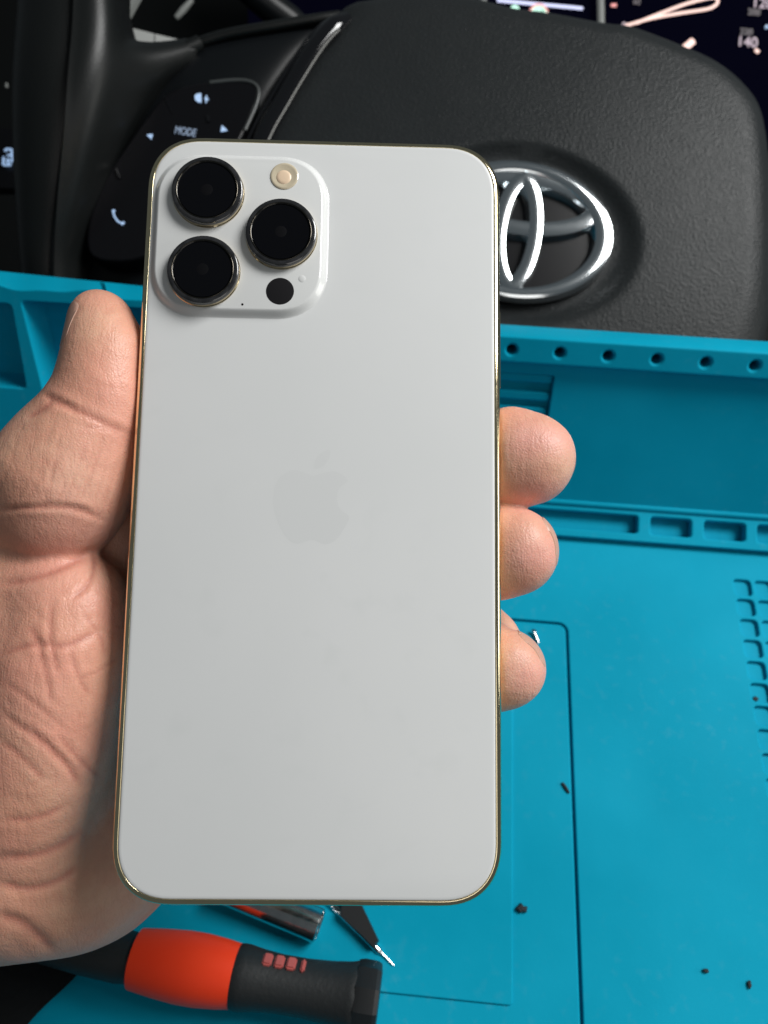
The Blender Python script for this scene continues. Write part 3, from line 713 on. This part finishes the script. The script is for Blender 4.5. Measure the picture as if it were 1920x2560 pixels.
def dseg(P, prim):
    a, ra, b, rb = prim; ab = b - a; t = np.clip(((P - a) @ ab) / (ab @ ab), 0, 1)
    return np.linalg.norm(P - a - t[:, None] * ab, axis=1) - (ra + (rb - ra) * t)
def smin(a, b, k):
    h = np.clip(k - np.abs(a - b), 0, None) / k; return np.minimum(a, b) - h * h * k * .25
def group(P, prims, k):
    d = None
    for p in prims:
        e = dseg(P, p); d = e if d is None else smin(d, e, k)
    return d
def phone_sdf(P):
    q = (P - PT) @ PR; q = np.abs(q - np.array([0, 0, -TH / 2])) - np.array([PW / 2 - 11, PL / 2 - 11, TH / 2 - .6])
    xy = np.linalg.norm(np.maximum(q[:, :2], 0), axis=1) + np.minimum(np.maximum(q[:, 0], q[:, 1]), 0) - 10.4
    zz = q[:, 2]
    return np.minimum(np.maximum(xy, zz), 0) + np.linalg.norm(np.c_[np.maximum(xy, 0), np.maximum(zz, 0)], axis=1) - .6
def hand_sdf(P):
    a = group(P, thumb, 6); b = group(P, thenar, 9); w = group(P, wrist, 9); h = group(P, heel, 9); pl_ = group(P, palm, 6)
    b = smin(smin(b, w, 9), smin(h, pl_, 8), 8)
    d = smin(a, b, 2.2)
    f = None
    for g in (middle, ringf, pinky, index):
        e = group(P, g, 4); f = e if f is None else smin(f, e, .9)
    d = smin(d, f, 5)
    return -smin(-d, phone_sdf(P) - .12, 1.2)      # flesh presses against the phone
lo_ = np.array([-135., -112., -214.]); hi_ = np.array([50., 55., -143.])
VX = .58; BS = 8
nb = np.ceil((hi_ - lo_) / (VX * BS)).astype(int); nn = nb * BS + 1
G = np.full(nn, 10., np.float32)
bi = np.stack(np.meshgrid(*[np.arange(k) for k in nb], indexing='ij'), -1).reshape(-1, 3)
cen = lo_ + (bi + .5) * VX * BS
dc = hand_sdf(cen); G[...] = 10
near = np.abs(dc) < VX * BS * 1.05 + 1.5
for b_, d_ in zip(bi[~near], dc[~near]):
    if d_ < 0:
        i, j, k = b_ * BS; G[i:i + BS + 1, j:j + BS + 1, k:k + BS + 1] = -10
off = np.stack(np.meshgrid(*[np.arange(BS + 1)] * 3, indexing='ij'), -1).reshape(-1, 3)
nb_ = bi[near]
for s in range(0, len(nb_), 400):
    ch = nb_[s:s + 400]; idx = (ch[:, None, :] * BS + off[None]).reshape(-1, 3)
    G[idx[:, 0], idx[:, 1], idx[:, 2]] = hand_sdf(lo_ + idx * VX)
def surface_nets(G, lo_, h):
    s = G < 0
    c = [s[i:s.shape[0] - 1 + i, j:s.shape[1] - 1 + j, k:s.shape[2] - 1 + k] for i in (0, 1) for j in (0, 1) for k in (0, 1)]
    cnt = sum(x.astype(np.int8) for x in c); act = (cnt > 0) & (cnt < 8); ids = -np.ones(act.shape, np.int64); A = np.argwhere(act); ids[act] = np.arange(len(A))
    acc = np.zeros((len(A), 3)); num = np.zeros(len(A)); cor = [(i, j, k) for i in (0, 1) for j in (0, 1) for k in (0, 1)]
    val = [G[A[:, 0] + i, A[:, 1] + j, A[:, 2] + k] for i, j, k in cor]
    for a in range(8):
        for b in range(a + 1, 8):
            if sum(abs(p - q) for p, q in zip(cor[a], cor[b])) != 1: continue
            x = (val[a] < 0) != (val[b] < 0); t = np.where(x, val[a] / np.where(x, val[a] - val[b], 1), 0)
            acc += x[:, None] * (np.array(cor[a]) + t[:, None] * (np.array(cor[b]) - np.array(cor[a]))); num += x
    V = lo_ + (A + acc / num[:, None]) * h; F = []
    for ax in range(3):
        o1, o2 = [(1, 2), (2, 0), (0, 1)][ax]
        sl = [slice(None)] * 3; sl2 = [slice(None)] * 3; sl[ax] = slice(0, -1); sl2[ax] = slice(1, None)
        e = s[tuple(sl)] != s[tuple(sl2)]; E_ = np.argwhere(e)
        E_ = E_[(E_[:, o1] > 0) & (E_[:, o2] > 0) & (E_[:, o1] < s.shape[o1] - 1) & (E_[:, o2] < s.shape[o2] - 1)]
        sg = s[E_[:, 0], E_[:, 1], E_[:, 2]]
        def at_(da, db):
            q = E_.copy(); q[:, o1] += da; q[:, o2] += db; return ids[q[:, 0], q[:, 1], q[:, 2]]
        Q = np.stack([at_(-1, -1), at_(0, -1), at_(0, 0), at_(-1, 0)], 1); Q[~sg] = Q[~sg][:, ::-1]; F.append(Q)
    return V, np.concatenate(F)
HV, HF = surface_nets(G, lo_, VX)
def grad(P, e=.25):
    g = np.stack([hand_sdf(P + np.eye(3)[i] * e) - hand_sdf(P - np.eye(3)[i] * e) for i in range(3)], 1)
    return g / (np.linalg.norm(g, axis=1, keepdims=True) + 1e-9)
HN = grad(HV)
for _ in range(2): HV = HV - HN * np.clip(hand_sdf(HV), -.4, .4)[:, None]
HN = grad(HV, .5)
# skin folds: polylines in the picture, pressed into the side of the hand that faces the camera
pxv = 960 + FPX * HV[:, 0] / -HV[:, 2]; pyv = 1280 - FPX * HV[:, 1] / -HV[:, 2]; facing = np.clip((HN * (-HV / np.linalg.norm(HV, axis=1, keepdims=True))).sum(1) * 2.5, 0, 1)
front = facing * (HV[:, 2] > -186)
folds = [([(118, 1002), (180, 1020), (250, 1052), (345, 1095)], 9, .55), ([(105, 985), (160, 1008), (190, 1030)], 8, .5), ([(60, 1046), (110, 1020), (130, 1000)], 9, .5),
         ([(200, 1062), (270, 1075), (335, 1110)], 6, .22),
         ([(-20, 1278), (60, 1270), (140, 1268), (205, 1278), (262, 1302)], 7, .55), ([(90, 1256), (170, 1262), (240, 1276)], 5, .2),
         ([(-20, 1465), (60, 1450), (130, 1428), (190, 1400), (240, 1366)], 10, .8), ([(232, 1372), (236, 1420), (216, 1466), (172, 1500)], 7, .55),
         ([(-20, 1645), (80, 1612), (170, 1612), (262, 1566)], 10, .6), ([(75, 1560), (92, 1600), (100, 1625)], 12, .5), ([(130, 1490), (128, 1600), (150, 1700)], 8, .4),
         ([(172, 1620), (200, 1700), (225, 1740)], 7, .3), ([(205, 1530), (250, 1590), (262, 1640)], 6, .25), ([(170, 1705), (240, 1680), (300, 1640)], 5, .25), ([(90, 1590), (118, 1690), (130, 1760)], 8, .4),
         ([(0, 1780), (70, 1830), (130, 1880), (190, 1935)], 10, .5), ([(60, 1815), (140, 1880), (210, 1975)], 9, .45), ([(0, 1850), (60, 1900), (120, 1960)], 9, .4),
         ([(0, 1700), (90, 1760), (170, 1830)], 7, .3), ([(140, 1830), (200, 1900), (255, 1950)], 8, .4),
         ([(-20, 2145), (80, 2140), (150, 2115), (210, 2075)], 13, .7), ([(-20, 2205), (70, 2222), (150, 2200), (200, 2160)], 12, .8), ([(-20, 2285), (50, 2305), (100, 2345), (140, 2385)], 15, 1.0), ([(0, 2050), (90, 2045), (170, 2010)], 10, .4)]
fr_ = np.random.default_rng(3)
for k in range(26):   # fine lines running along the thumb
    x0 = fr_.uniform(20, 300); y0 = fr_.uniform(1060, 1190); l = fr_.uniform(70, 190); sl_ = -.35 + fr_.uniform(-.15, .1)
    folds.append(([(x0, y0), (x0 + sl_ * l * .5 + 4, y0 + l * .5), (x0 + sl_ * l, y0 + l)], fr_.uniform(3, 4.5), fr_.uniform(.06, .15)))
for k in range(46):   # fine crossing lines on the ball of the thumb
    x0 = fr_.uniform(0, 290); y0 = fr_.uniform(1420, 2050); l = fr_.uniform(40, 150); a_ = R(fr_.choice([55, 68, -25, 20, 80]) + fr_.uniform(-12, 12))
    folds.append(([(x0, y0), (x0 + l * .5 * math.cos(a_), y0 + l * .5 * math.sin(a_) + 3), (x0 + l * math.cos(a_), y0 + l * math.sin(a_))], fr_.uniform(3, 5), fr_.uniform(.05, .14)))
dep = np.zeros(len(HV)); crs = np.zeros(len(HV))
for pts, w, dp in folds:
    sp_ = np.array(spline([(x, y, 0) for x, y in pts], 5))[:, :2]; m_ = (front > 0) & (pxv > sp_[:, 0].min() - 50) & (pxv < sp_[:, 0].max() + 50) & (pyv > sp_[:, 1].min() - 50) & (pyv < sp_[:, 1].max() + 50)
    if not m_.any(): continue
    Q = np.c_[pxv[m_], pyv[m_]]; best = np.full(len(Q), 1e9); tt = np.zeros(len(Q)); ns = len(sp_) - 1
    for i in range(ns):
        a = sp_[i]; ab = sp_[i + 1] - a; t = np.clip(((Q - a) @ ab) / (ab @ ab), 0, 1); d = np.linalg.norm(Q - a - t[:, None] * ab, axis=1); u = d < best; best[u] = d[u]; tt[u] = (i + t[u]) / ns
    fade = np.clip(np.minimum(tt, 1 - tt) * 5 + .15, 0, 1)
    g = np.exp(-(best / w) ** 2) * fade; bulge = np.exp(-((best - 2.2 * w) / (1.2 * w)) ** 2) * fade
    dep[m_] += dp * (.62 if sp_[:, 1].mean() < 1560 else .42) * (g - .2 * bulge); crs[m_] = np.maximum(crs[m_], g ** 1.8 * min(1, dp * 2.4))
lump = .35 * np.sin(HV[:, 0] * .42 + 1.3 * np.sin(HV[:, 1] * .23)) * np.sin(HV[:, 1] * .31 + HV[:, 2] * .2)
HV = HV - HN * (dep * front - lump * .3)[:, None]
inside = phone_sdf(HV); HV = HV + 0 * HN
base_c = k3(-60, 2250, 180)
hm = bpy.data.meshes.new('hand'); hm.from_pydata([], [], [])
HL = (HV - base_c) * MM
hm.from_pydata(HL.tolist(), [], HF.tolist()); hm.update()
at_c = hm.attributes.new('crease', 'FLOAT', 'POINT'); at_c.data.foreach_set('value', (crs * front).astype(np.float32))
bls = np.clip((pxv - 1245) / 60, 0, 1) * (.65 + .35 * np.sin(HV[:, 1] * .5)) + .45 * np.exp(-((pxv - 170) / 130) ** 2 - ((pyv - 1300) / 220) ** 2)
at_b = hm.attributes.new('blush', 'FLOAT', 'POINT'); at_b.data.foreach_set('value', np.clip(bls, 0, 1).astype(np.float32))
hm.shade_smooth()
HMW = cam.matrix_world @ Matrix.Translation(Vector(base_c) * MM)
hand = link('hand', hm, M['skin']); hand.matrix_world = HMW
tag(hand, 'left hand gripping the phone from below, thumb on its left side', 'hand')
# nails: small curved shells lying on the finger
def nail(c, nrm_, up, w, l, lift=.16):
    c = np.array(c, float); nrm_ = np.array(nrm_, float); nrm_ /= np.linalg.norm(nrm_); up = np.array(up, float); up -= nrm_ * (up @ nrm_); up /= np.linalg.norm(up); sd = np.cross(up, nrm_)
    NS, NT = 13, 15; P = []
    for i in range(NT):
        v = -1 + 2 * i / (NT - 1)
        hw = w / 2 * (1 - .12 * (v + 1) / 2) * (1 - max(0, (abs(v) - .6) / .4) ** 2.2 * .5)
        for j in range(NS):
            u = -1 + 2 * j / (NS - 1); P.append(c + up * v * l / 2 + sd * u * hw + nrm_ * 9)
    P = np.array(P)
    for _ in range(40): P -= nrm_ * np.clip(hand_sdf(P) * .7, -1, 1)[:, None]
    T = P + nrm_ * lift; B = P - nrm_ * .6; n = NS * NT
    vs = (np.concatenate([T, B]) - base_c) * MM; fs = []
    for i in range(NT - 1):
        for j in range(NS - 1):
            a = i * NS + j; fs.append((a, a + 1, a + NS + 1, a + NS)); fs.append((n + a, n + a + NS, n + a + NS + 1, n + a + 1))
    rim = [j for j in range(NS)] + [i * NS + NS - 1 for i in range(1, NT)] + [(NT - 1) * NS + j for j in range(NS - 2, -1, -1)] + [i * NS for i in range(NT - 2, 0, -1)]
    for i in range(len(rim)): a, b = rim[i], rim[(i + 1) % len(rim)]; fs.append((a, n + a, n + b, b))
    return link('nail', mesh('nail', vs, fs, 50), M['nail'], hand)
nail(k3(252, 822, 165), (-.88, .0, .42), (.05, 1, .0), 11, 10)
nail(k3(1346, 1146, 168), (.93, .25, -.30), (-.2, 0, 1), 12, 11)
nail(k3(1300, 1372, 165), (.97, .24, -.10), (-.2, 0, 1), 12, 11)
nail(k3(1276, 1668, 162), (.76, .65, -.14), (-.2, 0, 1), 10, 10)

# ------------------------------------------------------------------ tools on the mat
Z = Vector((0, 0, 1))
def mpt(px, py, z): return hit(px, py, Vector((0, 0, z)), Z)
def axis_frame(p, q):
    """frame with z running from p to q"""
    z = (q - p).normalized(); x = Z.cross(z).normalized(); y = z.cross(x)
    return Matrix(((x.x, y.x, z.x, p.x), (x.y, y.y, z.y, p.y), (x.z, y.z, z.z, p.z), (0, 0, 0, 1)))
PXM = None
zc = .0115
sA = mpt(338, 2396, zc); sB = mpt(945, 2502, zc)
SD = axis_frame(sA, sB); Ls = (sB - sA).length
drv = tag(empty('screwdriver', SD), 'thick screwdriver handle in orange and black at the bottom edge', 'screwdriver')
def rpx(px, r): return r * ((mpt(px, 2430, zc) - C0).dot(CF)) / FPX
prof_o = [(0, 62), (.004, 68), (.10, 75), (.20, 80), (.28, 80), (.36, 76), (.42, 71), (.425, 62)]
link('orange_body', lathe('orange_body', [(rpx(500, r), t * Ls) for t, r in prof_o], 48, 40), M['orange'], drv)
prof_b = [(.40, 60), (.402, 67), (.43, 73), (.46, 72.5), (.52, 67), (.60, 63), (.70, 63), (.80, 67), (.88, 73), (.905, 77), (.91, 76)]
link('grip', lathe('grip', [(rpx(700, r), t * Ls) for t, r in prof_b], 48, 40), M['black_rubber'], drv)
prof_e = [(.905, 70), (.906, 80), (.93, 84), (.985, 83), (1.0, 78), (1.005, 60)]
link('end_cap', lathe('end_cap', [(rpx(800, r), t * Ls) for t, r in prof_e], 10, 20), M['blackmetal'], drv)
prof_n = [(.01, 56), (-.06, 60), (-.20, 56), (-.38, 46), (-.55, 34), (-.60, 20), (-1.1, 20)]
link('neck', lathe('neck', [(rpx(300, r), t * Ls) for t, r in prof_n][::-1], 32, 40), M['black_rubber'], drv)
for i, (px, py) in enumerate(((676, 2397), (708, 2402), (739, 2406), (763, 2410))):
    t = .545 + i * .048; r0 = rpx(700, 65)
    bm = bmesh.new(); bmesh.ops.create_cube(bm, size=1); bmesh.ops.scale(bm, vec=(.0044, .0016, .0030 if i < 3 else .0014), verts=bm.verts); bmesh.ops.bevel(bm, geom=bm.edges[:], offset=.0005, segments=2, affect='EDGES')
    me = bpy.data.meshes.new('grip_rib'); bm.to_mesh(me); bm.free(); smooth(me)
    ang = R(44); d_ = Vector((math.cos(ang), math.sin(ang), 0))
    rotm = Matrix.Rotation(ang - R(90), 4, 'Z')
    me.transform(Matrix.Translation((d_.x * r0, d_.y * r0, t * Ls)) @ rotm)
    link('grip_rib', me, M['pink'], drv)

tA = mpt(560, 2218, .0055); tB = mpt(800, 2316, .0055)
TF = axis_frame(tA, tB); Lt = (tB - tA).length
tb_ = tag(empty('metal_tube', TF), 'short shiny chrome tube lying just below the phone', 'tube')
link('tube_wall', lathe('tube_wall', [(.0040, Lt - .004), (.0042, Lt - .0002), (.0046, Lt), (.0052, Lt - .0004), (.0053, Lt - .0012), (.0053, .001), (.005, 0)][::-1], 40, 40), M['steel'], tb_)
link('tube_end', lathe('tube_end', [(.0041, Lt - .0035), (.0041, Lt - .0030), (.001, Lt - .0030)], 24), M['steel'], tb_)

pA = mpt(800, 2230, .0016); pB = mpt(985, 2414, .0013)
PF = axis_frame(pA, pB); Lp = (pB - pA).length
pr_ = tag(empty('probe', PF), 'thin steel probe with needle tip beside the chrome tube', 'probe')
link('probe_shaft', lathe('probe_shaft', [(.0008, 0), (.0013, .001), (.0013, Lp * .55), (.00122, Lp * .56), (.00122, Lp * .80), (.0008, Lp * .83)], 20), M['chrome'], pr_)
link('probe_tip', lathe('probe_tip', [(.0008, Lp * .83), (.00055, Lp * .86), (.0005, Lp * .97), (.0003, Lp)], 16), M['chrome'], pr_)

qs = [mpt(*p, 0) for p in ((858, 2215), (902, 2255), (948, 2352), (936, 2372), (905, 2340), (850, 2290))]
c_ = sum(qs, Vector()) / 6
rg = [[tuple((q - c_) * k + Vector((0, 0, z))) for q in qs] for k, z in ((1, .0006), (1.0, .0035), (.93, .0048))]
sp_o = link('spudger', loft('spudger', rg, True, True, 30), M['blackmetal']); sp_o.location = c_
tag(sp_o, 'black pointed plastic pick lying behind the steel probe', 'pick')

# thin wavy black sheet in the lower left corner
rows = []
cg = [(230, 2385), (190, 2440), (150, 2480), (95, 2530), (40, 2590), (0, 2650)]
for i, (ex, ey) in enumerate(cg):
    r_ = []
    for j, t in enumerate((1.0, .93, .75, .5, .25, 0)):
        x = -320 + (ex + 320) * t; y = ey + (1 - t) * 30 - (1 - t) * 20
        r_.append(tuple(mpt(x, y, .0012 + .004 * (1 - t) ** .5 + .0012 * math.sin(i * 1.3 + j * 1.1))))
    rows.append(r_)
cl_o = link('black_sheet', patch('black_sheet', rows, 5, .0012), M['dark_sheet'])
tag(cl_o, 'thin black sheet lying in the lower left corner below the wrist', 'dark_sheet')

# crumbs and a screw
def crumb(name, px, py, lpx, wpx, rot, label, cat, m, h=.0008, seed=0, jag=.35):
    rr = np.random.default_rng(seed); c = mpt(px, py, -.0017 if name == 'crumb' and py < 1800 else (.0014 if px < 1281 else .0004)); s = (c - C0).dot(CF) / FPX
    n = 11; pts = []
    for i in range(n):
        a = 2 * math.pi * i / n; k = 1 + rr.uniform(-jag, jag); x, y = lpx / 2 * s * math.cos(a) * k, wpx / 2 * s * math.sin(a) * k * 1.15
        pts.append((x * math.cos(rot) - y * math.sin(rot), x * math.sin(rot) + y * math.cos(rot)))
    rg = [[(x * k, y * k, z) for x, y in pts] for k, z in ((.9, 0), (1, h * .4), (.75, h), (.2, h * 1.15))]
    o = link(name, loft(name, rg, True, True, 30), m); o.location = c; return tag(o, label, cat)
crumb('crumb', 1303, 2272, 27, 18, R(-10), 'largest dark crumb on the blue mat, right of the phone corner', 'crumb', M['crumb'], .0014, 1)
crumb('crumb', 1764, 2427, 16, 9, R(-5), 'small oval dark crumb near the lower right of the mat', 'crumb', M['crumb'], .0007, 2, .12)
crumb('crumb', 1873, 2461, 22, 9, R(75), 'thin upright dark crumb at the lower right picture edge', 'crumb', M['crumb'], .0006, 3, .2)
crumb('crumb', 1887, 1748, 14, 10, R(20), 'tiny dark crumb inside a grid cell of the mat', 'crumb', M['crumb'], .0008, 4)
f0, f1 = mpt(1405, 1957, .0006), mpt(1423, 1983, .0006)
fo = link('bristle', tube('bristle', [f0 - f0, (f1 - f0) * .35 + Vector((.0001, 0, .0001)), (f1 - f0) * .7, f1 - f0], [.0005, .0006, .0006, .0004], 8), M['crumb']); fo.location = f0
tag(fo, 'short straight dark bristle beside the groove in the mat', 'bristle')
sc0 = mpt(1334, 1592, .0003); sw = tag(empty('screw', Matrix.Translation(sc0)), 'tiny shiny screw on the mat above the little finger', 'screw')
me = lathe('screw_head', [(.0011, 0), (.0013, .0002), (.0013, .0007), (.0008, .0010)], 16); me.transform(Matrix.Translation((0, .0022, .0010)) @ Matrix.Rotation(R(70), 4, 'X')); link('screw_head', me, M['chrome'], sw)
me = tube('screw_shank', [(0, .002, .0010), (.0008, -.0005, .0008), (.0016, -.0030, .0006)], [.0008, .0008, .0005], 10); link('screw_shank', me, M['steel'], sw)
